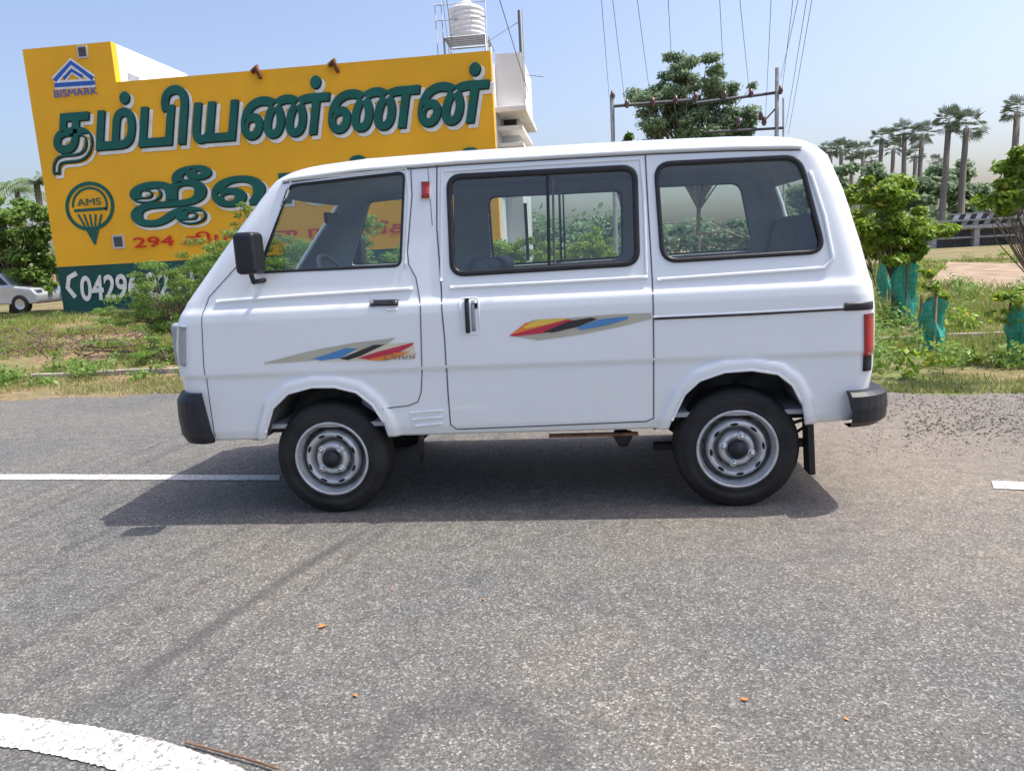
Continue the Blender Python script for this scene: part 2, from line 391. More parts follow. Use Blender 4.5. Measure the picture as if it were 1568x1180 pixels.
for k,r in vdel.items():
    if k in vkeep:
        x,y,z=V[k]; (qx,qz),d=nearest(x,z,polys[r])
        if d<.025:
            s=1 if y<YC else -1
            V[k]=[qx,SY(qx,max(qz,Z0-.02),s),qz if qz>Z0 else z]
base=len(V)-NR; top=[V[base+i] for i in range(NR)]
xc=sum(t[0] for t in top)/NR; prev=base
for q in [.99,.975,.955,.925,.88,.8,.65,.45,.25,.05]:
    st=len(V)
    for t in top:
        x=xc+(t[0]-xc)*(1-(1-q)*.55); y=YC+(t[1]-YC)*q
        V.append([x,y,zg(x)+.062*(1-q**9)])
    for i in range(NR):
        i2=(i+1)%NR; faces.append((prev+i,prev+i2,st+i2,st+i))
    prev=st
faces.append(tuple(prev+i for i in range(NR)))
body=mk("body_shell",V,faces,PAINT,van,True); body.data.materials.append(LINER)
so_=body.modifiers.new('thick','SOLIDIFY'); so_.thickness=.022; so_.offset=-1; so_.material_offset=1; so_.material_offset_rim=0
def densify(pts,closed,step=.02):
    out=[];L=len(pts)
    for i in range(L if closed else L-1):
        a=Vector(pts[i]);b=Vector(pts[(i+1)%L]);n=max(1,int((b-a).length/step))
        for k in range(n): out.append(a.lerp(b,k/n))
    if not closed: out.append(Vector(pts[-1]))
    return out
def ribbon(name,pts,width,h,m,closed=False,s=1,lift=.001,par=van):
    P=densify(pts,closed); n=len(P); V=[];Fc=[]
    pr=[(-.5,lift-.004),(-.42,lift+h*.8),(-.15,lift+h),(.15,lift+h),(.42,lift+h*.8),(.5,lift-.004)]
    for i,p in enumerate(P):
        a=P[(i-1)%n] if closed else P[max(i-1,0)]; b=P[(i+1)%n] if closed else P[min(i+1,n-1)]
        d=(b-a).normalized(); nn=Vector((-d.y,d.x))
        for u,o in pr:
            q=p+nn*u*width; V.append((q.x,SY(q.x,q.y,s,o),q.y))
    k=len(pr)
    for i in range(n if closed else n-1):
        j=(i+1)%n
        for e in range(k-1): Fc.append((i*k+e,i*k+e+1,j*k+e+1,j*k+e))
    if not closed:
        Fc.append(tuple(range(k))); Fc.append(tuple(range(len(V)-k,len(V))))
    return mk(name,V,Fc,m,par,True)
def glassmat():
    m,nt,b=newmat("window_glass"); L=nt.links; out=nt.nodes['Material Output']
    t=N(nt,'ShaderNodeBsdfTransparent'); t.inputs[0].default_value=(.79,.86,.84,1)
    g=N(nt,'ShaderNodeBsdfGlossy'); g.inputs['Roughness'].default_value=.01; g.inputs[0].default_value=(1,1,1,1)
    lw=N(nt,'ShaderNodeLayerWeight'); lw.inputs[0].default_value=.5
    pw=N(nt,'ShaderNodeMath',operation='POWER'); pw.inputs[1].default_value=5; L.new(lw.outputs['Facing'],pw.inputs[0])
    mr=N(nt,'ShaderNodeMapRange'); mr.inputs['To Min'].default_value=.07; mr.inputs['To Max'].default_value=1; L.new(pw.outputs[0],mr.inputs['Value'])
    mx=N(nt,'ShaderNodeMixShader')
    L.new(mr.outputs[0],mx.inputs[0]); L.new(t.outputs[0],mx.inputs[1]); L.new(g.outputs[0],mx.inputs[2]); L.new(mx.outputs[0],out.inputs[0])
    return m
GLASS=glassmat()
def pane(name,P,s,dep=.008):
    pts=densify(P,True,.05); c=sum((p for p in pts),Vector((0,0)))/len(pts)
    V=[];Fc=[];n=len(pts);rs=[1,.75,.5,.25]
    for r in rs:
        for p in pts:
            q=c+(p-c)*r; V.append((q.x,SY(q.x,q.y,s,-dep),q.y))
    V.append((c.x,SY(c.x,c.y,s,-dep),c.y))
    for a in range(len(rs)-1):
        for i in range(n): j=(i+1)%n; Fc.append((a*n+i,a*n+j,(a+1)*n+j,(a+1)*n+i))
    for i in range(n): Fc.append(((len(rs)-1)*n+i,(len(rs)-1)*n+(i+1)%n,len(V)-1))
    return mk(name,V,Fc,GLASS,van,True)
def L_(lst): return [SP(*p) for p in lst]
RG=mat("recess_shade_grey",(.35,.36,.37),.6)
for s in(1,-1):
    pane("front_door_glass",winF,s); pane("sliding_door_glass",winM,s,.006); pane("rear_side_glass",winR,s)
    ribbon("front_window_seal",winF,.012,.003,RUB,True,s)
    ribbon("sliding_window_gasket",winM,.026,.008,RUB,True,s)
    ribbon("rear_window_gasket",winR,.021,.008,RUB,True,s)
    gap=.0055
    ribbon("front_door_gap",L_([(440,275),(520,266),(629,256),(631,300),(624,385),(626,405),(637,425),(644,470),(646,560),(645,600),(640,615),(625,621),(588,625)]),gap,.0006,GAP,False,s)
    ribbon("front_panel_seam",L_([(365,405),(320,455),(310,480),(312,560),(322,620),(330,668)]),gap*.8,.0006,GAP,False,s)
    ribbon("sliding_door_gap",L_([(669,252),(669,350),(675,430),(681,520),(686,600),(690,650),(700,657),(850,651),(990,645),(1001,640),(1001,560),(999,430),(993,330),(988,236)]),gap*1.2,.0006,GAP,False,s)
    ribbon("pillar_seam",L_([(655,255),(662,345)]),.003,.0004,GAP,False,s)
    ribbon("belt_swage",L_([(332,462),(470,452),(632,442)]),.018,.008,PAINT,False,s,0)
    ribbon("belt_swage",L_([(690,440),(850,432),(992,424)]),.018,.008,PAINT,False,s,0)
    ribbon("belt_swage",L_([(1006,428),(1150,418),(1262,410),(1275,395),(1262,330),(1240,262)]),.018,.008,PAINT,False,s,0)
    ribbon("door_upper_frame",L_([(676,430),(676,340),(677,262),(820,252),(981,243),(986,300),(990,425)]),.014,.005,PAINT,False,s,0)
    ribbon("door_upper_frame",L_([(385,428),(440,295),(446,276),(622,258),(626,300),(620,410)]),.010,.004,PAINT,False,s,0)
    ribbon("slide_rail",L_([(1000,487),(1150,480),(1294,472)]),.022,.004,PAINT,False,s,0)
    ribbon("slide_rail_slot",L_([(1000,488),(1150,481),(1294,473)]),.012,.006,RUB,False,s)
    ribbon("slide_rail_end",L_([(1293,470),(1341,468)]),.036,.006,RUB,False,s)
    x0=gx[0]+.02; P=[(x,zg(x)-.006) for x in np.linspace(x0,gx[-1]-.06,60)]
    ribbon("roof_gutter",P,.018,.014,PAINT,False,s,.002)
    P2=[(x,zg(x)-.021) for x in np.linspace(x0,gx[-1]-.06,60)]
    ribbon("painted_gutter_shadow",P2,.007,.001,GAP,False,s)  # dark strip painted as the shade below the gutter
    for k in range(3):
        ribbon("side_louvre",L_([(628+4*k,632+10*k),(678,628+10*k)]),.014,.008,PAINT,False,s,0)
    ribbon("side_reflector_base",L_([(652,278),(652,306)]),.050,.007,PAINT,False,s)
    ribbon("side_reflector",L_([(652,279),(652,304)]),.040,.014,RED,False,s)
    ribbon("front_door_handle",L_([(568,464),(610,463)]),.028,.012,RUB,False,s)
    ribbon("front_handle_key",L_([(592,474),(608,473)]),.014,.004,PAINT,False,s)
    ribbon("slide_handle_recess",fillet(L_([(704,456),(733,455),(735,511),(706,512)]),.02),.006,.002,PAINT,True,s)
    ribbon("slide_handle_shadow",L_([(724,460),(726,507)]),.020,.0008,RG,False,s)  # flat grey strip standing in for shade inside the handle recess
    ribbon("slide_handle",L_([(715,457),(717,509)]),.020,.016,RUB,False,s)
    ribbon("slide_handle_lock",L_([(729,464),(729,472)]),.012,.004,RUB,False,s)
    ribbon("tail_lamp",L_([(1333,480),(1332,545)]),.05,.012,RED,False,s)
    ribbon("tail_lamp_lower",L_([(1331,546),(1330,568)]),.045,.012,PLAST,False,s)
    ribbon("front_arch_lip",archF[1:-1],.012,.003,PAINT,False,s)
    ribbon("rear_arch_lip",archR[1:-1],.012,.003,PAINT,False,s)
    for nm,A in(("front_wheel_well",archF),("rear_wheel_well",archR)):
        A=[(x,max(z,.372)) for x,z in A]
        V=[];Fc=[];n=len(A)
        for x,z in A: V.append((x,YC-s*(.685),z))
        for x,z in A: V.append((x,YC-s*.38,z))
        for i in range(n-1): Fc.append((i,i+1,n+i+1,n+i))
        Fc.append(tuple(range(n,2*n)))
        mk(nm,V,Fc,WELL,van)
    a=SP(838,263);b=SP(841,411)
    ribbon("window_divider",[a,b],.014,.001,RUB,False,s,-.004)
    ribbon("window_divider_frame",[SP(846,263),SP(849,411)],.010,.001,GAP,False,s,-.004)
def band(name,topp,bot,col,s=1,lift=.0016):
    m=bpy.data.materials.get("decal_"+name) or mat("decal_"+name,col,.35,var=.06,coat=.4)
    T=[SP(*p) for p in topp];B=[SP(*p) for p in bot];V=[];Fc=[];n=16
    for i in range(n+1):
        f=i/n*(len(T)-1);k=min(int(f),len(T)-2);t=f-k
        a=Vector(T[k]).lerp(Vector(T[k+1]),t);b=Vector(B[k]).lerp(Vector(B[k+1]),t)
        for e in range(4):
            q=a.lerp(b,e/3);V.append((q.x,SY(q.x,q.y,s,lift),q.y))
        if i:
            o=4*(i-1)
            for e in range(3):Fc.append((o+e,o+e+1,o+e+5,o+e+4))
    mk("side_decal_"+name,V,Fc,m,van,True)
tan=(.50,.48,.37);blu=(.07,.25,.52);blk=(.02,.02,.025);mag=(.60,.02,.07);org=(.88,.25,.03);yel=(.88,.60,.08)
for s in(1,-1):
    band("tan",[(405,555),(480,536),(540,525),(606,517)],[(405,557),(480,552),(540,540),(588,530)],tan,s)
    band("cream",[(480,551),(540,538),(600,526),(632,524)],[(500,553),(540,552),(590,550),(637,548)],(.78,.68,.5),s,.0022)
    band("blue",[(478,549),(505,541),(528,533)],[(492,552),(522,548),(548,533)],blu,s,.003)
    band("black",[(520,549),(545,539),(572,528)],[(533,551),(552,545),(590,527)],blk,s,.0037)
    band("magenta",[(548,548),(580,538),(634,524)],[(578,551),(603,544),(632,528)],mag,s,.0044)
    band("orange",[(560,551),(585,545),(605,540)],[(588,552),(606,548),(628,538)],org,s,.005)
    band("tan",[(780,513),(815,490),(880,486),(940,481),(997,479)],[(781,514),(825,521),(890,512),(950,500),(997,488)],tan,s)
    band("orange",[(782,512),(805,494),(850,488)],[(783,513),(830,507),(880,490)],org,s,.0024)
    band("yellow",[(802,500),(824,489),(862,487)],[(804,503),(835,497),(870,488)],yel,s,.0030)
    band("magenta",[(780,513),(825,501),(870,489)],[(786,515),(838,509),(882,491)],mag,s,.0037)
    band("black",[(832,508),(870,492),(905,486)],[(846,509),(885,500),(915,488)],blk,s,.0044)
    band("blue",[(882,502),(918,489),(962,484)],[(890,505),(928,498),(962,488)],blu,s,.005)
def text(name,body,x0,x1,z0,z1,y,m,parent,shear=0,bold=0,dx=0,dz=0):
    cu=bpy.data.curves.new(name,'FONT'); cu.body=body; cu.shear=shear
    o=bpy.data.objects.new(name,cu); o.rotation_euler=(rad(90),0,0); link(o,parent)
    bpy.context.view_layer.update()
    bb=[Vector(b) for b in o.bound_box]; mnx=min(b.x for b in bb);mxx=max(b.x for b in bb);mny=min(b.y for b in bb);mxy=max(b.y for b in bb)
    sx=(x1-x0)/max(mxx-mnx,.01); sy=(z1-z0)/max(mxy-mny,.01)
    if bold: cu.bevel_depth=bold; cu.bevel_resolution=2
    o.scale=(sx,sy,.05); o.location=(x0-mnx*sx+dx,y,z0-mny*sy+dz); cu.materials.append(m); return o
a=SP(588,551);b=SP(637,540)
text("model_lettering","Omni",a[0],b[0],a[1],b[1],SY(a[0],a[1],1,.008),mat("lettering_silver",(.25,.2,.15),.4),van,.3)
def bumper(name,front,xe,prf):
    path=[]; zn=.5; w_=W(.5)
    a,b=xf(zn),xr(zn); r=.12
    path.append((xe,YC-w_,0,-1))
    for k in range(9):
        t=k/8*math.pi/2
        if front: path.append((a+r-r*math.sin(t),YC-w_+r-r*math.cos(t),-math.sin(t),-math.cos(t)))
        else: path.append((b-r+r*math.sin(t),YC-w_+r-r*math.cos(t),math.sin(t),-math.cos(t)))
    path+= [(x,2*YC-y,nx,-ny) for x,y,nx,ny in reversed(path)]
    V=[];Fc=[];k=len(prf)
    for i,(x,y,nx,ny) in enumerate(path):
        en=.35 if i in(0,len(path)-1) else 1
        for o,z in prf:
            xo=(z-.45)*(.12 if front else -.3) if i in(0,len(path)-1) else 0
            V.append((x+nx*o*en+xo*(-1 if front else 1),y+ny*o*en,z))
    for i in range(len(path)-1):
        for e in range(k-1): Fc.append((i*k+e,i*k+e+1,(i+1)*k+e+1,(i+1)*k+e))
    Fc.append(tuple(range(k)));Fc.append(tuple(range(len(V)-k,len(V))))
    o=mk(name,V,Fc,PLAST,van,False)
    bv=o.modifiers.new('b','BEVEL');bv.width=.006;bv.segments=2;bv.limit_method='ANGLE'
    return o
bumper("front_bumper",True,SP(322,650)[0],[(-.03,.372),(.03,.372),(.050,.41),(.056,.50),(.052,.575),(.030,.61),(-.03,.612)])
bumper("rear_bumper",False,SP(1302,640)[0],[(-.03,.375),(.045,.375),(.075,.40),(.08,.46),(.075,.51),(.05,.525),(-.03,.525)])
zh=SP(275,530)[1]; xh=xf(zh)
LB=mat("lamp_bezel",(.35,.37,.4),.3,coat=.5)
for s in(1,-1):
    box("headlamp_bezel",(xh+.012,YC-s*.50,zh),(.05,.27,.20),LB,van,.02)
    ribbon("front_lamp_side",[(SP(277,500)[0],SP(277,500)[1]),(SP(277,560)[0],SP(277,560)[1])],.045,.012,LB,False,s)
fx=M(508,703,3.26).x; rx=M(1129,694,3.26).x; TR=.270
HOLE=mat("rim_hole",(.01,.01,.01),.9); RIMSHD=mat("rim_recess_shade",(.16,.16,.16),.6,metal=.3,var=.4,scale=30)  # second material: dark grey painted as the shadow in the rim grooves
for nm,x in(("front_wheel",fx),("rear_wheel",rx)):
    for s in(1,-1):
        yo=YC-s*.662
        lathe_y(nm+"_tyre",[(.172,.012),(.178,.002),(.186,-.002),(.188,.002),(.208,-.006),(.228,-.008),(.231,-.005),(.246,-.001),(.260,.008),(.267,.019),(TR,.024),(TR,.045),(.264,.046),(.264,.051),(TR,.052),(TR,.072),(.264,.073),(.264,.078),(TR,.079),(TR,.10),(.264,.101),(.264,.106),(TR,.107),(TR,.125),(.25,.145),(.17,.145)],x,yo,TR,s,TYRE,van,96)
        lathe_y(nm+"_rim",[(.178,.014),(.178,.003),(.175,-.002),(.168,-.002),(.165,.003),(.163,.018),(.155,.026),(.152,.048)],x,yo,TR,s,STEEL,van,96)
        lathe_y(nm+"_rim_channel",[(.152,.048),(.146,.064),(.139,.066),(.134,.056),(.132,.040)],x,yo,TR,s,RIMSHD,van,96)
        lathe_y(nm+"_rim_disc",[(.132,.040),(.129,.024),(.124,.010),(.116,.005),(.106,.012),(.098,.032),(.092,.044)],x,yo,TR,s,STEEL,van,96)
        lathe_y(nm+"_rim_dish",[(.092,.044),(.088,.050),(.083,.050),(.079,.040)],x,yo,TR,s,RIMSHD,van,96)
        lathe_y(nm+"_hub_flange",[(.079,.040),(.074,.012),(.068,.004),(.05,.004),(.045,.014),(.0,.014)],x,yo,TR,s,STEEL,van,96)
        lathe_y(nm+"_hub_cap",[(.040,.012),(.040,-.010),(.036,-.018),(.026,-.020),(.022,-.028),(.0,-.030)],x,yo,TR,s,PLAST,van,32)
        a0=.35 if nm[0]=='f' else .9
        for k in range(8):
            t=a0+k*math.pi/4; cx=x+.113*math.cos(t);cz=TR+.113*math.sin(t);V=[];
            for e in range(16):
                q=2*math.pi*e/16; u=.0065*math.cos(q);v=.017*math.sin(q)
                V.append((cx+u*math.cos(t)-v*math.sin(t),yo+s*.003,cz+u*math.sin(t)+v*math.cos(t)))
            mk(nm+"_vent",V,[tuple(range(16))],HOLE,van)
        for k in range(4):
            t=a0+.4+k*math.pi/2; bx=x+.062*math.cos(t); bz=TR+.062*math.sin(t)
            lathe_y(nm+"_lug_seat",[(.020,.02),(.018,-.002),(.014,-.005),(0,-.005)],bx,yo,bz,s,STEEL,van,20)
            lathe_y(nm+"_lug_nut",[(.011,.02),(.011,-.012),(.008,-.018),(0,-.020)],bx,yo,bz,s,CHROME,van,6)
        t=a0+2; box(nm+"_valve",(x+.145*math.cos(t),yo+s*.03,TR+.145*math.sin(t)),(.008,.04,.008),RUB,van,.002)
xl=(fx+rx)/2
box("floor_pan",(xl+.02,YC,.405),(2.95,1.20,.03),DARK,van,.0)
box("chassis_rail",(xl,YC-.35,.36),(2.3,.07,.06),DARK,van,.01)
box("chassis_rail",(xl,YC+.35,.36),(2.3,.07,.06),DARK,van,.01)
box("rear_axle",(rx,YC,TR),(.09,1.1,.09),DARK,van,.03)
box("front_axle",(fx,YC,TR-.02),(.07,1.1,.06),DARK,van,.02)
box("leaf_spring",(rx,YC-.46,.24),(.70,.05,.035),DARK,van,.01)
box("spring_hanger",(rx-.5,YC-.46,.33),(.06,.05,.09),DARK,van,.02)
box("fuel_tank",(xl+.1,YC+.1,.34),(.75,.45,.12),DARK,van,.03)
tubes("exhaust_pipe",[([(xl-.4,YC+.1,.28),(xl+.3,YC+.2,.27),(rx-.2,YC+.3,.27),(rx+.36,YC+.32,.30)],.020)],DARK,van)
RUST=mat("rusty_sill",(.16,.07,.035),.9,var=.4,scale=20)
a=SP(840,669);b=SP(978,665); box("sill_bracket",((a[0]+b[0])/2,YC-.64,a[1]-.002),(b[0]-a[0],.03,.014),RUST,van,.004)
a=SP(955,672); lathe_z("spring_mount",[(.0,-.045),(.02,-.045),(.045,0),(.045,.02)],(a[0],YC-.6,a[1]-.005),DARK,van,16)
a=SP(1243,690); box("rear_mud_flap",(a[0],YC-.62,.27),(.030,.09,.25),RUB,van,.008,(0,rad(-3),0))
tubes("mud_flap_bracket",[([(a[0]-.12,YC-.62,.36),(a[0]-.02,YC-.63,.39),(a[0]+.12,YC-.63,.40)],.008),([(a[0]-.1,YC-.62,.30),(a[0]-.01,YC-.62,.36)],.007)],DARK,van)
a=SP(634,700); box("front_mud_flap",(a[0],YC-.52,.28),(.012,.10,.17),RUB,van,.006,(0,rad(5),0))
a=SP(366,683); tubes("tow_hook",[([(a[0]-.03,YC-.5,.38),(a[0]-.03,YC-.5,.345),(a[0]+.01,YC-.5,.335),(a[0]+.04,YC-.5,.36)],.009)],STEEL,van)
# cabin
box("cabin_floor",(xl+.02,YC,.43),(2.9,1.3,.02),LINER,van,0)
box("inner_engine_bay_cover",(xl-.55,YC,.55),(.5,1.1,.2),LINER,van,.03)
box("dashboard",(xf(1.0)+.22,YC,.93),(.24,1.22,.16),mat("dashboard_plastic",(.12,.12,.125),.6),van,.06)
def seat(name,x,y,wd,zt,zs=.72):
    box(name+"_cushion",(x-.2,y,zs),(.46,wd,.13),SEAT,van,.045)
    box(name+"_backrest",(x+.07,y,(zs+zt)/2+.02),(.11,wd,zt-zs+.04),SEAT,van,.045,(0,rad(14),0))
xs1=M(722,380,3.6).x
seat("front_seat",xs1-.05,YC-.33,.46,1.12); seat("front_seat",xs1-.05,YC+.33,.46,1.12)
xb=M(1130,360,3.9).x
seat("middle_bench",xb-.55,YC+.0,1.1,1.0)
zt_=M(1190,343,3.75).z
seat("rear_bench",xb+.10,YC-.26,.50,zt_); seat("rear_bench",xb+.10,YC+.27,.50,zt_)
SW_=mat("steering_wheel_grip",(.28,.28,.28),.5)
sw=Vector((xf(1.0)+.45,YC+.33,1.05)); ax=Vector((-.75,0,-.45)).normalized(); u=Vector((0,1,0)); v=ax.cross(u)
pts=[sw+u*math.cos(t)*.19+v*math.sin(t)*.19 for t in np.linspace(0,2*math.pi,33)]
tubes("steering_wheel",[(pts,.013),([sw-u*.18,sw+ax*.03,sw+u*.18],.014),([sw,sw+ax*.4],.022)],SW_,van)
tubes("grab_rail",[([(xs1+.2,YC+.52,1.12),(xs1+.2,YC+.50,1.45)],.01),([(xs1+.85,YC+.52,1.10),(xs1+.85,YC+.50,1.46)],.012)],GAP,van)
for s in(1,-1):
    c=M(382,388,3.16)
    box("wing_mirror",(c.x,YC-s*(YC-3.16),c.z),(.10,.11,.18),PLAST,van,.022)
    tubes("mirror_stalk",[([(c.x-.01,YC-s*(YC-3.17),c.z-.08),(c.x-.01,YC-s*(YC-3.19),c.z-.125),(c.x+.015,YC-s*(YC-3.25),c.z-.12)],.012)],PLAST,van)
box("rear_view_mirror",(xf(1.5)+.16,YC,1.40),(.02,.2,.06),PLAST,van,.01)
def endglass(name,front,lo,hi,f0,f1):
    V=[];Fc=[];n=12
    for j in range(9):
        zn=lo+(hi-lo)*j/8
        for i in range(n+1):
            x,y=rp(zn,6 if front else 2,f0+(f1-f0)*i/n); V.append((x+(.012 if front else -.012),y,act(x,zn)))
    for j in range(8):
        for i in range(n): Fc.append((j*(n+1)+i,j*(n+1)+i+1,(j+1)*(n+1)+i+1,(j+1)*(n+1)+i))
    mk(name,V,Fc,GLASS,van,True)
endglass("windscreen",True,.99,1.56,.01,.99); endglass("tailgate_glass",False,1.07,1.51,.05,.95)
# ================================================================ BUILDING
YB=21.0
bl=empty("painted_building",(-10,YB,0))
YEL=mat("yellow_wall_paint",(.92,.465,.018),.75,var=.07,scale=.6,bump=.1,bscale=12)
DGR=mat("dark_green_wall_paint",(.012,.085,.075),.8,var=.2,scale=.8)
WHT=mat("white_plaster",(.78,.78,.76),.85,var=.08,scale=.8,bump=.2,bscale=10)
GRY=mat("grey_plaster",(.55,.56,.57),.9,var=.15,scale=.9,bump=.2,bscale=10)
def B_(px,py,y=YB): return M(px,py,y)
xl_=B_(65,270).x; xr_=B_(752,100).x; xs_=B_(174,100).x
zt1=B_(100,70).z; zt2=B_(450,103).z; zgn=B_(88,409).z
def wallquad(name,x0,x1,z0,z1,m,y=YB,d=.25): return box(name,((x0+x1)/2,y+d/2,(z0+z1)/2),(x1-x0,d,z1-z0),m,bl,0)
wallquad("front_wall",xs_,xr_,zgn,zt2,YEL); wallquad("stair_tower_wall",xl_,xs_,zgn,zt1,YEL)
wallquad("base_band",xl_,xr_,0,zgn,DGR)
box("stair_tower_side",(xs_-.13,YB+2.1,(zt1+zt2)/2-.6),(.25,3.7,zt1-zt2+1.2),WHT,bl,0)
OPN=mat("dark_opening",(.08,.085,.09),.9)
box("stair_tower_opening",(xs_+.003,YB+.9,zt1-1.15),(.02,.55,.9),mat("shaded_recess",(.3,.32,.36),.9),bl,0)
box("stair_tower_back",((xl_+xs_)/2,YB+4,zt1/2),(xs_-xl_-.02,.2,zt1-.04),WHT,bl,0)
box("building_core",((xl_+xr_)/2,YB+5,zt2/2-.3),(xr_-xl_-.3,9.4,zt2-.6),GRY,bl,0)
box("side_wall",(xr_-.12,YB+4.3,zt2/2-.1),(.24,8,zt2-.2),GRY,bl,0)
pz0=B_(765,158).z; YR=YB+.9
rx1=M(799,120,YR).x; rzt=M(775,82,YR).z; rw=rx1-xr_
box("corner_room",(xr_+rw/2+.004,YR+1.8,(pz0+rzt)/2),(rw,3.6,rzt-pz0),WHT,bl,0)
sx1=M(806,162,YR-.25).x; sw2=sx1-xr_
box("sunshade",(xr_+sw2/2+.006,YR+1.6,pz0-.08),(sw2,4.1,.14),WHT,bl,.01)
zb2=B_(770,190).z
box("sunshade",(xr_+sw2*.42,YR+1.6,zb2),(sw2*.84,3.6,.12),WHT,bl,.01)
box("lower_wall",(xr_+rw*.36,YR+2.4,(pz0-.16)/2),(rw*.72,3.0,pz0-.17),GRY,bl,0)
box("side_window",(xr_+rw*.36,YR+.885,zb2+.45),(rw*.5,.03,.5),mat("window_dark",(.02,.025,.03),.3),bl,0)
zb3=B_(775,216).z
box("sunshade",(xr_+sw2*.42,YR+1.6,zb3),(sw2*.84,3.6,.10),WHT,bl,.01)
box("corner_conduit",(rx1+.03,YR+.1,(pz0+rzt)/2),(.05,.05,rzt-pz0),GRY,bl,0)
for px,py,sz in((182,370,.36),(127,80,.30),(173,222,.2)):
    c=B_(px,py); box("vent_frame",(c.x,YB-.01,c.z),(sz,.04,sz*1.1),GRY,bl,0); box("vent_opening",(c.x,YB-.025,c.z),(sz*.72,.03,sz*.8),OPN,bl,0)
for px,py in((395,112),(513,103)):
    c=B_(px,py)
    tubes("rebar_stub",[([(c.x-.15,YB-.06,zt2-.05),(c.x,YB-.08,zt2+.06),(c.x+.1,YB-.08,zt2-.25)],[.07,.09,.05])],RUST,bl)
GRN=mat("sign_green",(.004,.115,.095),.7,var=.15,scale=2); WP=mat("sign_white",(.82,.82,.80),.7); REDP=mat("sign_red",(.66,.03,.01),.7); BLU=mat("sign_blue",(.03,.12,.5),.7); SHD=mat("sign_dark_edge",(.004,.03,.03),.7)
def sign(body,pl,pr,m,shear=0,outline=True,off=.045,bold=.012,d=.07):
    a=B_(*pl);b=B_(*pr)
    if outline:
        text("lettering_outline",body,a.x,b.x,a.z,b.z,YB-.012,WP,bl,shear,off,d*.9,-d*1.1)
        text("lettering_edge",body,a.x,b.x,a.z,b.z,YB-.030,SHD,bl,shear,bold*1.05,d*.3,-d*.35)
    text("lettering",body,a.x,b.x,a.z,b.z,YB-.045,m,bl,shear,bold)
sign("\u0ba4\u0bae\u0bcd\u0baa\u0bbf\u0baf\u0ba3\u0bcd\u0ba3\u0ba9\u0bcd",(84,264),(745,94),GRN,.25,True,.046,.028,.10)
sign("\u0b9c\u0bc0\u0bb5\u0bb2\u0bcd\u0bb8\u0bcd",(207,346),(745,224),GRN,.05,True,.046,.028,.09)
sign("294 \u0b95\u0bbf\u0bb4\u0b95\u0bcd\u0b95\u0bc1 \u0bb0\u0ba4 \u0bb5\u0bc0\u0ba4\u0bbf",(208,386),(640,335),REDP,0,False,bold=.016)
sign("04296 223 507",(128,460),(345,412),WP,0.1,False,bold=.024)
sign("BISMARK",(85,150),(150,134),BLU,0,False,bold=.012)
def wline(name,pts,wd,m,closed=False,y=YB-.015):
    P=[B_(*p) for p in pts];n=len(P);V=[];Fc=[]
    for i,p in enumerate(P):
        a=P[(i-1)%n] if closed else P[max(i-1,0)];b=P[(i+1)%n] if closed else P[min(i+1,n-1)]
        d=(b-a).normalized();nn=Vector((-d.z,0,d.x))*wd/2
        V+=[(p.x+nn.x,y,p.z+nn.z),(p.x-nn.x,y,p.z-nn.z)]
    for i in range(n if closed else n-1):
        j=(i+1)%n;Fc.append((2*i,2*i+1,2*j+1,2*j))
    mk(name,V,Fc,m,bl)
for y,wd,m in((YB-.012,.24,WP),(YB-.016,.12,BLU)):
    wline("logo_roof",[(84,124),(109,96),(143,121)],wd,m,False,y); wline("logo_base",[(84,131),(146,127)],wd,m,False,y-.001); wline("logo_eave",[(98,121),(110,108),(127,118)],wd*.8,m,False,y-.002)
wline("logo_ring",[(138+35*math.cos(t),316+35*math.sin(t)) for t in np.linspace(0,2*math.pi,33)[:-1]],.11,GRN,True)
wline("logo_ring_inner",[(138+26*math.cos(t),314+26*math.sin(t)) for t in np.linspace(math.pi*.95,2*math.pi*1.05,20)],.07,GRN)
for i,t in enumerate(np.linspace(-1,1,5)): wline("logo_ray",[(138+18*t,328),(146,374)],.06,GRN,False,YB-.016-.001*i)
wline("logo_bar",[(114,323),(164,319)],.08,GRN)
wline("phone_icon",[(116,455),(104,440),(106,425),(118,418)],.14,WP)
sign("AMS",(120,316),(155,303),GRN,0,False,bold=.01)
wt=empty("rooftop_water_tank",(B_(716,60,24).x,24,B_(716,60,24).z)); 
tb=B_(716,62,24); tt=B_(716,4,24); rT=.55; H=tt.z-tb.z
TK=mat("tank_plastic",(.72,.73,.72),.5,var=.08)
pf=[(0,0),(rT*.97,0)]
for k in range(6): z0=.04+k*(H*.78)/6; pf+=[(rT*.95,z0),(rT,z0+.03),(rT,z0+H*.1),(rT*.95,z0+H*.12)]
pf+=[(rT*.9,H*.82),(rT*.5,H*.93),(rT*.36,H*.95),(rT*.36,H),(0,H)]
lathe_z("tank",pf,(tb.x,24,tb.z),TK,wt)
FR=mat("galvanised_frame",(.25,.26,.27),.5,metal=.5)
fl=[];zr=zt2-.1
for a in(-.62,.62):
    for b in(-.6,.6):
        fl.append(([(tb.x+a,24+b,zr),(tb.x+a,24+b,tb.z-.02)],.03))
    fl.append(([(tb.x+a,23.4,tb.z-.05),(tb.x+a,24.6,tb.z-.05)],.03))
    fl.append(([(tb.x-.62,24+a,tb.z-.05),(tb.x+.62,24+a,tb.z-.05)],.03)); fl.append(([(tb.x-.62,24+a,(zr+tb.z)/2),(tb.x+.62,24+a,(zr+tb.z)/2)],.015))
for a,h_ in((-.66,H+.1),(.66,H),(-.85,H*.9)):
    fl.append(([(tb.x+a,23.5,zr),(tb.x+a,23.5,tb.z+h_)],.014))
for hz_ in(.45,.85): fl.append(([(tb.x-.85,23.5,tb.z+H*hz_),(tb.x+.66,23.5,tb.z+H*hz_)],.012))
tubes("tank_stand",fl,FR,wt,6)
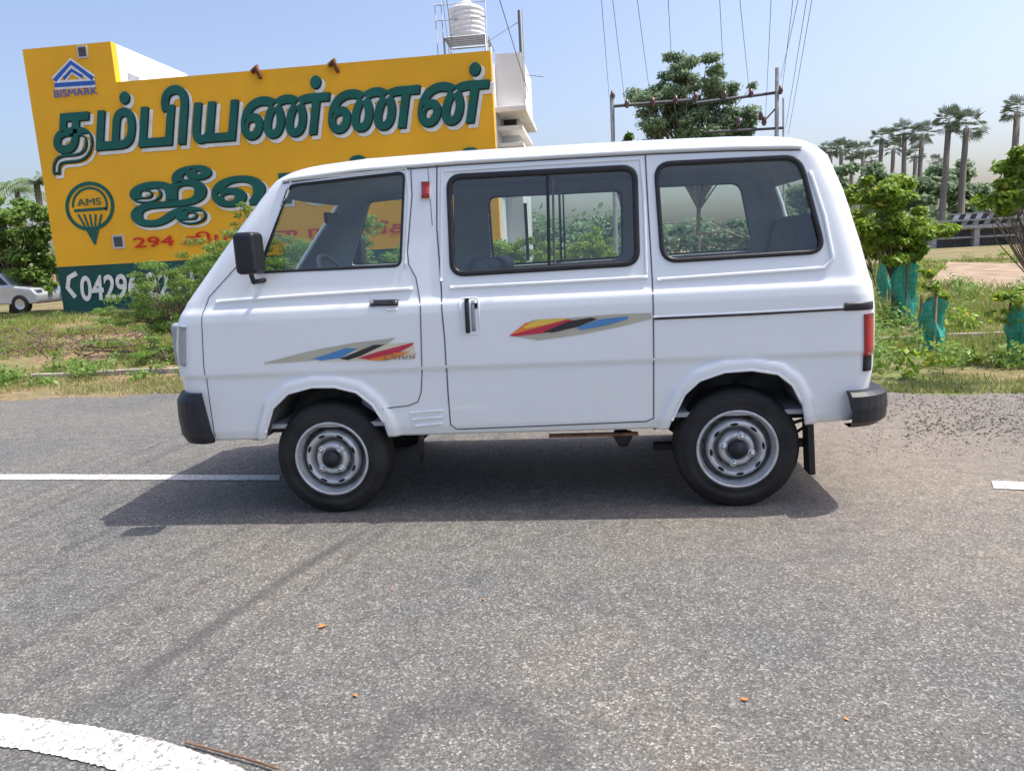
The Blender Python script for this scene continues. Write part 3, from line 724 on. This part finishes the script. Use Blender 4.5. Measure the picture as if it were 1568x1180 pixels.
for k in (-.4,-.2,0,.2,.4): box("stand_slat",(tb.x,24+k,tb.z-.025),(1.2,.1,.03),FR,wt,0)
pa=B_(799,84,22.5);pb=B_(799,16,22.5)
tubes("rooftop_pole",[([(pa.x,22.5,zt2-1),(pa.x,22.5,pb.z)],.065)],mat("dark_steel",(.06,.07,.09),.5),None)
# ================================================================ VEGETATION
BARK=mat("bark",(.20,.15,.10),.9,var=.4,scale=12,bump=.6,bscale=30)
def leafcloud(name,clumps,n,size,m,parent,aspect=.45):
    C=np.array([c for c,_ in clumps]);Rr=np.array([r for _,r in clumps])
    wt_=np.prod(Rr,axis=1)**.66; idx=rng.choice(len(C),n,p=wt_/wt_.sum())
    d=rng.normal(size=(n,3)); d/=np.linalg.norm(d,axis=1)[:,None]
    p=C[idx]+d*Rr[idx]*(rng.random((n,1))**.45)*rng.uniform(.75,1.25,(n,1))
    p[:,2]=np.maximum(p[:,2],.03)
    nr=d*.7+rng.normal(size=(n,3))*.55+np.array([0,0,.55]); nr/=np.linalg.norm(nr,axis=1)[:,None]
    a=np.cross(nr,rng.normal(size=(n,3))); a/=np.linalg.norm(a,axis=1)[:,None]
    b=np.cross(nr,a)
    s=size*rng.uniform(.55,1.35,(n,1)); a=a*s; b=b*s*aspect
    V=np.stack([p-a,p-b,p+a,p+b],axis=1).reshape(-1,3)
    return mknp(name,V,4,m,parent)
def clumps_in(c,r,k,sub=.3,shell=.6):
    out=[]
    for _ in range(k):
        d=rng.normal(size=3); d/=np.linalg.norm(d); t=shell+(1-shell)*rng.random() if rng.random()<.75 else rng.random()*shell
        s=sub*rng.uniform(.6,1.4)
        out.append(((c[0]+d[0]*r[0]*t,c[1]+d[1]*r[1]*t,c[2]+d[2]*r[2]*t),(r[0]*s,r[1]*s,r[2]*s*.75)))
    return out
def tree(name,base,blobs,nleaf,size,m,trunk=.08,k=14,sub=.3,aspect=.45):
    e=empty(name,base); cl=[]
    for c,r in blobs: cl+=clumps_in(c,r,k,sub)
    b=Vector(base); ctr=Vector([sum(c[i] for c,_ in blobs)/len(blobs) for i in range(3)])
    fork=b.lerp(Vector((ctr.x,ctr.y,ctr.z)),.5); fork.x+=random.uniform(-.1,.1)
    lst=[([b,b.lerp(fork,.5)+Vector((random.uniform(-.05,.05),0,0)),fork],[trunk,trunk*.8,trunk*.65])]
    for c,r in cl:
        c=Vector(c)
        if random.random()<.75:
            mid=fork.lerp(c,.5)+Vector((random.uniform(-.1,.1),random.uniform(-.1,.1),random.uniform(-.05,.15)))*(c-fork).length
            lst.append(([fork.lerp(b,random.uniform(0,.25)),mid,c],[trunk*.4,trunk*.22,trunk*.08]))
    tubes("trunk_and_limbs",lst,BARK,e,6)
    leafcloud("foliage",cl,nleaf,size,m,e,aspect); return e
L1=leafmat("leaf_bright",(.11,.21,.02),(.36,.50,.05),(.66,.46,.07))
L2=leafmat("leaf_mid",(.07,.15,.035),(.19,.30,.06))
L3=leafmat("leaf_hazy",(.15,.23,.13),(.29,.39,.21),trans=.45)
L4=leafmat("leaf_feathery",(.11,.22,.04),(.30,.44,.10),trans=.5)
LP=leafmat("leaf_palm_hazy",(.09,.125,.085),(.18,.22,.14),trans=.35)  # distance haze is put into this paler frond colour
def blob(px,py,y,rpx,rpy=None,dy=None):
    c=M(px,py,y); k=y/F*1.03; rpy=rpy or rpx
    return ((c.x,c.y,c.z),(rpx*k,dy or rpx*k,rpy*k))
bs=[blob(1046,104,30,34,26),blob(1092,118,30,38,28),blob(1000,165,30,34,32),blob(1022,140,30,34,28),blob(1070,165,30,46,36),blob(1126,160,30,36,34),blob(1142,195,30,26,24),blob(1100,225,30,60,40),blob(1000,200,30,44,28),blob(1060,200,30,50,36)]
b0=M(1070,400,30)
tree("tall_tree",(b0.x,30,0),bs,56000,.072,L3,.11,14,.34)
tree("leafy_tree",(M(955,300,34).x,34,0),[blob(955,220,34,16,18),blob(950,260,34,26,28)],4000,.1,L2,.1,8)
for nm,bx,by,bls,nl_,sz in [
    ("young_tree",1382,497,[(1335,298,32,28),(1385,305,44,32),(1345,345,38,30),(1405,350,38,28),(1310,288,20,18),(1375,385,34,20)],17000,.044),
    ("young_tree",1640,580,[(1560,265,28,24),(1590,290,44,30),(1530,300,26,12),(1570,235,18,12),(1510,310,14,8),(1550,320,20,10)],5500,.028),
    ("young_tree",1352,470,[(1330,380,26,20),(1310,330,24,20)],2600,.042),
    ]:
    g=G(bx,by); y=g.y
    tree(nm,(g.x,y,0),[blob(a,b,y,c,d) for a,b,c,d in bls],nl_,sz,L1,.015,10,.38)
m_,nt_,b_=newmat("green_shade_net"); b_.inputs['Base Color'].default_value=(.02,.34,.25,1); b_.inputs['Roughness'].default_value=.7
tr=N(nt_,'ShaderNodeBsdfTransparent');mx=N(nt_,'ShaderNodeMixShader')
wv=N(nt_,'ShaderNodeTexNoise'); wv.inputs['Scale'].default_value=25; tc=N(nt_,'ShaderNodeTexCoord'); nt_.links.new(tc.outputs['Object'],wv.inputs['Vector'])
mp=N(nt_,'ShaderNodeMapRange'); mp.inputs['From Min'].default_value=.4; mp.inputs['From Max'].default_value=.65; mp.inputs['To Min'].default_value=.08; mp.inputs['To Max'].default_value=.45; nt_.links.new(wv.outputs['Fac'],mp.inputs['Value'])
nt_.links.new(mp.outputs[0],mx.inputs[0]); nt_.links.new(b_.outputs[0],mx.inputs[1]); nt_.links.new(tr.outputs[0],mx.inputs[2]); nt_.links.new(mx.outputs[0],nt_.nodes['Material Output'].inputs[0])
WOOD=mat("stake_wood",(.2,.14,.09),.9,var=.3)
for px,pb,pt,wpx in((1382,497,403,30),(1355,472,400,18),(1425,540,460,30),(1562,556,472,32)):
    g=G(px,pb); y=g.y; top_=M(px,pt,y).z; r=wpx/2*y/F
    e=empty("tree_guard",(g.x,y,0)); V=[];Fc=[];n=20;H_=8
    for j in range(H_):
        for i in range(n):
            t=2*math.pi*i/n; q=r*(1+.22*math.sin(3*t+j*.7+px)+.12*random.uniform(-1,1)); V.append((g.x+q*math.cos(t)+.03*math.sin(j),y+q*math.sin(t),.02+(top_-.02)*j/(H_-1)*(1+.06*math.sin(2*t+px))))
    for j in range(H_-1):
        for i in range(n): Fc.append((j*n+i,j*n+(i+1)%n,(j+1)*n+(i+1)%n,(j+1)*n+i))
    mk("shade_net",V,Fc,m_,e)
    tubes("stakes",[([(g.x+r*math.cos(t),y+r*math.sin(t),0),(g.x+r*math.cos(t)*1.05,y+r*math.sin(t),top_*1.1)],.012) for t in(.4,2.5,4.6)],WOOD,e,5)
for px,pb,bls in((1425,540,[(1432,440,16,12),(1422,415,14,10),(1445,455,12,8)]),(1562,556,[(1545,460,24,14),(1570,440,20,14),(1525,480,16,10),(1560,490,22,10)])):
    g=G(px,pb); tree("sapling",(g.x,g.y,0),[blob(a,b,g.y,c,d) for a,b,c,d in bls],420,.035,L1,.012,5,.4)
def bush(name,y,bls,n,sz,m,k=12,tr=.014):
    cx=M(bls[0][0],500,y).x
    return tree(name,(cx,y,0),[blob(a,b,y,c,d) for a,b,c,d in bls],n,sz,m,tr,k,.28,.30)
bush("thorny_bush",10.0,[(270,420,56,32),(215,465,50,28),(325,392,46,32),(250,495,60,28),(185,485,40,16),(340,440,50,40),(265,450,54,30),(225,428,30,16),(160,475,24,10)],21000,.022,L4,18)
bush("thorny_bush",9.6,[(385,358,46,28),(430,400,60,36),(345,392,44,32),(374,322,16,14),(310,430,44,26),(300,500,50,30)],14000,.022,L4,16)
bush("thorny_bush",9.0,[(245,530,40,20),(215,548,30,12),(270,545,30,18)],4500,.020,L4,12)
bush("thorny_bush",10.0,[(540,375,50,35),(600,390,60,40),(480,400,50,36),(560,345,26,16)],10000,.024,L4,14)
bush("thorny_bush",10.5,[(780,385,40,28),(830,375,26,26),(760,395,40,30),(800,410,50,30)],9000,.028,L1,14)
bush("thorny_bush",11,[(905,375,30,26),(890,400,44,28),(935,395,30,24)],6500,.028,L1,14)
tree("spreading_tree",(M(20,480,24).x,24,0),[blob(30,330,24,50,40),blob(-20,350,24,60,50),blob(60,380,24,34,40),blob(10,410,24,60,40),blob(66,430,24,24,20),blob(-60,400,24,60,60)],24000,.085,L4,.12,15)
tree("spreading_tree",(M(1250,380,26).x,26,0),[blob(1225,350,26,60,34),blob(1150,355,26,50,28),blob(1010,355,26,50,24)],10000,.09,L3,.1,12)
cl=[]
for x in np.arange(-70,110,1.6):
    y=random.uniform(62,95); h=random.uniform(2.0,5.2); cl.append(((x,y,h*.5),(random.uniform(1.6,3.2),2,h*.55)))
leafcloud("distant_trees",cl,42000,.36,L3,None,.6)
cl=[]
for px,py,r in((1420,290,34),(1460,265,38),(1500,300,40),(1540,300,40),(1570,270,30),(1290,270,34),(1335,260,30),(1240,300,40),(1390,300,40),(1480,320,40)):
    b=blob(px,py+10,55,r,r*.8); cl+=clumps_in(b[0],b[1],9,.35)
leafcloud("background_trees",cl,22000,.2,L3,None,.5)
PBK=mat("palm_bark",(.20,.18,.15),.95)
def palm(px,py,y,rpx):
    c=M(px,py,y); r=rpx*y/F; e=empty("palmyra_palm",(c.x,y,0))
    tubes("trunk",[([(c.x+random.uniform(-.4,.4),y,0),(c.x+random.uniform(-.1,.1),y,c.z*.5),(c.x,y,c.z)],[.24,.19,.17])],PBK,e,7)
    V=[]
    for k in range(34):
        el=random.uniform(-.9,1.35); az=random.uniform(0,6.283); d=Vector((math.cos(el)*math.cos(az),math.cos(el)*math.sin(az),math.sin(el)))
        cen=Vector((c.x,y,c.z+.1*r))+d*r*random.uniform(.45,.62)
        u=d.cross(Vector((0,0,1))).normalized(); 
        if random.random()<.5: u=(u+Vector((random.uniform(-1,1),random.uniform(-1,1),random.uniform(-1,1)))*.5).normalized()
        V+= [Vector((c.x,y,c.z)),Vector((c.x,y,c.z))+u*.02*r,cen]
        for j in range(11):
            t=-1.5+3*j/10; q=d*math.cos(t)+u*math.sin(t); q2=d*math.cos(t+.16)+u*math.sin(t+.16)
            tip=cen+(d*math.cos(t+.08)+u*math.sin(t+.08))*r*random.uniform(.42,.58)-Vector((0,0,.05*r))
            V+=[cen,cen+q2*r*.33,tip]; V+=[cen,tip,cen+q*r*.33]
    mknp("fronds",np.array([tuple(v) for v in V]),3,LP,e)
for a in [(1272,232,70,17),(1288,228,74,16),(1305,235,70,17),(1322,232,78,15),(1350,212,66,17),(1368,228,74,15),(1385,205,64,21),(1412,208,64,20),(1402,238,76,15),(1453,188,52,24),(1480,196,52,27),(1558,172,48,24),(1335,245,80,15),(1255,240,80,14),(1432,250,80,12)]: palm(*a)
def coco(px,py,y,L):
    c=M(px,py,y); e=empty("coconut_palm",(c.x,y,0)); tubes("trunk",[([(c.x,y,0),(c.x,y,c.z)],[.2,.14])],BARK,e,7); V=[]
    for k in range(14):
        az=random.uniform(0,6.28); el=random.uniform(.1,1.1); d=Vector((math.cos(az),math.sin(az),0)); p=Vector((c.x,y,c.z)); 
        for j in range(18):
            t=j/18; q=p+d*L*t*math.cos(el)+Vector((0,0,L*(t*math.sin(el)-t*t*.9))); sd=d.cross(Vector((0,0,1)))
            for s in(1,-1):
                tip=q+sd*s*L*.22*(1-t*.6)+d*L*.08-Vector((0,0,L*.12)); V+=[q,q+d*.09*L*.5,tip]
    mknp("fronds",np.array([tuple(v) for v in V]),3,L3,e)
coco(55,278,34,2.0); coco(25,290,40,2.0)
def intrack(x,y):
    return inpoly(x,y,[(p.x,p.y) for p in TRK])
def grass(name,n,region,h,m,wd=.006):
    pts=[]
    while len(pts)<n:
        x,y=region()
        if y<edge(x)+.02 or (y>12 and intrack(x,y)): continue
        k=math.sin(x*1.7+1.3*math.sin(y*1.1))+math.sin(y*2.3+x*.6)+.6*math.sin(x*5.1)*math.sin(y*4.3)
        if random.random()<.35+.4*k: pts.append((x,y))
    P=np.array(pts); y=P[:,1]; n=len(P); sc_=np.clip(y/8,1,3.5)
    hh=h(P[:,0],P[:,1])*rng.uniform(.4,1.3,n); az=rng.uniform(0,6.283,n); w_=wd*sc_*rng.uniform(.6,1.4,n)
    b=np.stack([P[:,0],P[:,1],np.zeros(n)],1); u=np.stack([np.cos(az),np.sin(az),np.zeros(n)],1)*w_[:,None]
    lean=rng.normal(size=(n,2))*.35*hh[:,None]; tip=b+np.stack([lean[:,0],lean[:,1],hh],1)
    V=np.stack([b-u,b+u,tip],1).reshape(-1,3); return mknp(name,V,3,m)
GR1=leafmat("grass_blades",(.16,.23,.045),(.38,.39,.12),(.55,.45,.25),trans=.4)
GR2=leafmat("grass_dry",(.22,.25,.08),(.50,.43,.24),(.60,.51,.34),trans=.3)
def regR():
    y=5+23*random.random()**1.5; return random.uniform(1.2+.28*y*.6,1.0+.72*y),y
def regL():
    y=6+16*random.random()**1.5; return random.uniform(-1.15*y-1,-.38*y),y
grass("grass",52000,regR,lambda x,y:.05+.16*np.clip((y-7)/4,0,1)*np.clip((26-y)/10,.3,1),GR1)
grass("grass",40000,regL,lambda x,y:.04+.10*np.clip((y-8)/3,0,1),GR1)
def verge():
    x=random.uniform(-9,6.5); return x,edge(x)+abs(random.gauss(0,.55))
grass("verge_grass",38000,verge,lambda x,y:np.full(len(x),.035),GR2,.004)
def weeds(name,reg,k,n,sz,m,hh=.12):
    cl=[]
    for _ in range(k):
        x,y=reg()
        if y<edge(x)+.5 or (y>12 and intrack(x,y)): continue
        r=random.uniform(.08,.28); cl.append(((x,y,hh*random.uniform(.3,1)),(r,r,hh*random.uniform(.5,1.2))))
    leafcloud(name,cl,n,sz,m,None,.5)
weeds("weeds",regR,190,16000,.028,L4,.20); weeds("weeds",regL,150,16000,.026,L4,.12); weeds("weeds",regR,60,5000,.035,L1,.18)
br=[]
for _ in range(130):
    g=G(random.uniform(-40,230),random.uniform(512,552)); a=random.uniform(0,6.28); l=random.uniform(.15,.6)
    br.append(([(g.x,g.y,random.uniform(.01,.12)),(g.x+l*.5*math.cos(a),g.y+l*.5*math.sin(a),random.uniform(.03,.2)),(g.x+l*math.cos(a+.3),g.y+l*math.sin(a+.3),random.uniform(.01,.22))],[.012,.009,.004]))
tubes("dry_branches",br,mat("dead_wood",(.16,.10,.08),.95,var=.4),None,5)
def stones(name,n,reg,r0,r1,m,z=.004):
    V=[];Fc=[]
    for _ in range(n):
        g=reg(); r=random.uniform(r0,r1); o=len(V)
        for d in((1,0,0),(0,1,0),(-1,0,0),(0,-1,0),(0,0,.6),(0,0,-.3)):
            j=random.uniform(.6,1.2); V.append((g.x+d[0]*r*j,g.y+d[1]*r*j,z+r*.15+d[2]*r*j))
        for a in range(4): Fc.append((o+a,o+(a+1)%4,o+4)); Fc.append((o+(a+1)%4,o+a,o+5))
    mk(name,V,Fc,m)
ST=mat("dark_gravel",(.09,.087,.08),.9,var=.4,scale=40)
ST2=mat("pale_gravel",(.22,.20,.175),.9,var=.4,scale=30)
stones("gravel",520,lambda:G(random.uniform(1385,1600),random.gauss(650,14)),.003,.013,ST)
stones("gravel",420,lambda:G(random.uniform(1350,1600),random.gauss(618,12)),.003,.012,ST)
stones("gravel",900,lambda:G(random.uniform(1300,1600),random.uniform(604,700)),.003,.010,ST2)
stones("gravel",350,lambda:G(random.uniform(0,300),random.uniform(600,618)),.004,.010,ST2)
stones("pebbles",450,lambda:G(random.uniform(0,1568),random.uniform(800,1180)),.001,.0035,ST)
LV=mat("dry_leaf",(.5,.2,.06),.8)
V=[];Fc=[]
for px,py,r in((495,962,.012),(545,1068,.008),(1140,1074,.009),(600,905,.006),(740,920,.006),(1296,1104,.007),(1010,800,.007),(880,783,.006),(140,608,.02),(300,905,.006)):
    g=G(px,py);o=len(V);a=random.uniform(0,3)
    for t,q in((0,1.3),(1.2,.7),(2.2,.9),(3.1,1.4),(4.2,.6),(5.3,.8)): V.append((g.x+r*q*math.cos(t+a),g.y+r*q*math.sin(t+a),.008+r*.5*random.random()))
    Fc.append(tuple(range(o,o+6)))
mk("fallen_leaves",V,Fc,LV)
g0=[G(285,1143),G(340,1158),G(400,1175),G(425,1184)]
tubes("dry_twig",[([(p.x,p.y,.014) for p in g0],.0030)],mat("twig",(.16,.09,.05),.9),None,6)
# ================================================================ ELECTRIC LINE
YP=26
el=empty("electric_pole_structure",(M(1065,160,YP).x,YP,0)); CONC=mat("pole_concrete",(.16,.16,.17),.8,var=.2); IR=mat("iron_arm",(.05,.055,.07),.6); PORC=mat("insulator_porcelain",(.10,.04,.03),.3)
p1=M(937,150,YP);p2=M(1190,104,YP);a1=M(935,163,YP);a2=M(1066,153,YP);a3=M(1066,156,YP);a4=M(1197,141,YP)
tubes("poles",[([(p1.x,YP,0),(p1.x,YP,p1.z)],.07),([(p2.x,YP,0),(p2.x,YP,p2.z)],.065),([(p2.x+.28,YP,0),(p2.x+.2,YP,M(1200,150,YP).z)],.03)],CONC,el)
tubes("cross_arms",[([a1,a2],.055),([a3+Vector((0,0,-.04)),a4],.05),([M(1080,203,YP),M(1200,196,YP)],.045),([M(1168,188,YP),p2-Vector((0,0,1.2))],.03)],IR,el,6)
ins=[]
for px,py in((938,150),(960,163),(1000,160),(1035,157),(1065,152),(1110,150),(1150,147),(1165,182),(1195,142),(1130,190),(1170,190)):
    p=M(px,py,YP); ins.append(([p+Vector((0,0,-.05)),p+Vector((0,0,.05)),p+Vector((0,0,.22))],[.05,.09,.04]))
tubes("insulators",ins,PORC,el,8)
WR=mat("wire_aluminium",(.06,.06,.07),.5)
wires=[]
for (ax_,ay),(bx,by) in [((933,150),(922,0)),((958,165),(940,0)),((997,158),(978,0)),((1032,155),(1024,0)),((1110,148),(1103,0)),((1148,145),(1135,0)),((1172,185),(1180,0)),((1197,140),(1212,0)),((1203,195),(1232,0)),((1207,205),(1240,0)),((1195,120),(1218,0))]:
    a=M(ax_,ay,YP); b=M(bx,by,15.5); c=a+(b-a)*2.6
    mid=[a.lerp(c,t)-Vector((0,0,.25*math.sin(math.pi*t))) for t in np.linspace(0,1,14)]
    wires.append((mid,.0060))
tubes("power_lines",wires,WR,el,5)
wires=[]
for a,b in(((688,85,23.4),(678,0,23.4)),((692,62,23.4),(684,0,22)),((757,80,22),(747,55,22)),((745,65,22.5),(797,32,22.5)),((805,115,22.5),(832,118,23)),((808,140,22),(765,0,17)),((799,60,22.5),(799,90,22.5))):
    wires.append(([M(*a),M(*b)],.009))
tubes("service_wires",wires,WR,None,5)
# ================================================================ BACKGROUND STRUCTURE (right)
YS=48
fb=empty("roadside_culvert_wall",(M(1510,350,YS).x,YS,0))
a=M(1452,345,YS);x0=a.x; x1=x0+16; zt=M(1500,327,YS).z; zb_=zt-.62
BW1=mat("black_paint",(.05,.05,.055),.7);BW2=mat("white_stripe_paint",(.6,.6,.6),.7)
x=x0;k=0
while x<x1:
    st=.32; sl_=.3
    V=[(x,YS-.12,zb_),(x+st,YS-.12,zb_),(x+st+sl_,YS-.12,zt),(x+sl_,YS-.12,zt),(x,YS+.12,zb_),(x+st,YS+.12,zb_),(x+st+sl_,YS+.12,zt),(x+sl_,YS+.12,zt)]
    mk("parapet_stripe",V,[(0,1,2,3),(4,7,6,5),(3,2,6,7),(0,4,5,1)],BW1 if k%2 else BW2,fb); x+=st;k+=1
GR4=mat("weathered_concrete",(.34,.35,.36),.9,var=.25)
box("parapet_coping",((x0+x1)/2+.1,YS,zt+.04),(x1-x0+.2,.3,.08),GR4,fb,0)
box("deck_slab",((x0+x1)/2-.6,YS,zb_-.12),(x1-x0+1.5,1.2,.2),GR4,fb,0)
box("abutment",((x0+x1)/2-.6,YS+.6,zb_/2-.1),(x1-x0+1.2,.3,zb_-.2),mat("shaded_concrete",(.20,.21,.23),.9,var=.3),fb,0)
for i in range(7): box("pier",(x0-1.0+i*2.4,YS-.3,(zb_-.2)/2),(.3,.5,zb_-.2),GR4,fb,0)
for i in range(3): box("ledge",((x0+x1)/2-.8,YS-.2,.55+i*.5),(x1-x0+.9,.5,.10),GR4,fb,0)
# ================================================================ PARKED CAR (left)
YV=24; cc=M(12,470,YV); pc=empty("parked_car",(cc.x,YV,0)); SIL=mat("silver_car_paint",(.62,.63,.65),.3,metal=.2,coat=.8,var=.04)
pr=[(-1.75,.3),(-1.78,.62),(-1.6,.82),(-.95,.93),(-.45,1.38),(.9,1.42),(1.45,.98),(1.72,.9),(1.76,.35)]
V=[];n=len(pr)
for yy in(-.8,.8):
    for x,z in pr: V.append((cc.x-x*1.0,YV+yy*(1 if z<1 else .8),z))
Fc=[tuple(range(n)),tuple(range(2*n-1,n-1,-1))]+[(i,n+i,n+(i+1)%n,(i+1)%n) for i in range(n)]
o=mk("car_body",V,Fc,SIL,pc); bv=o.modifiers.new('b','BEVEL'); bv.width=.06;bv.segments=3
DG=mat("car_window",(.02,.025,.03),.1)
for q in([(-.82,.98),(-.40,1.32),(.12,1.34),(.12,.98)],[(.2,.98),(.2,1.34),(.85,1.34),(1.2,.98)]):
    V=[(cc.x-x,YV-.8*(1-(z-.93)/.45*.2)-.03,z) for x,z in q]; mk("car_side_window",V,[(0,1,2,3)],DG,pc)
for dx in(-1.15,1.1):
    lathe_y("car_tyre",[(.18,.0),(.3,0),(.31,.03),(.31,.18),(.18,.18)],cc.x-dx,YV-.83,.31,1,TYRE,pc,28); lathe_y("car_rim",[(.18,.0),(.12,.03),(0,.01)],cc.x-dx,YV-.83,.31,1,STEEL,pc,20)
box("car_headlamp",(cc.x+1.68,YV-.6,.7),(.15,.3,.14),CHROME,pc,.03)
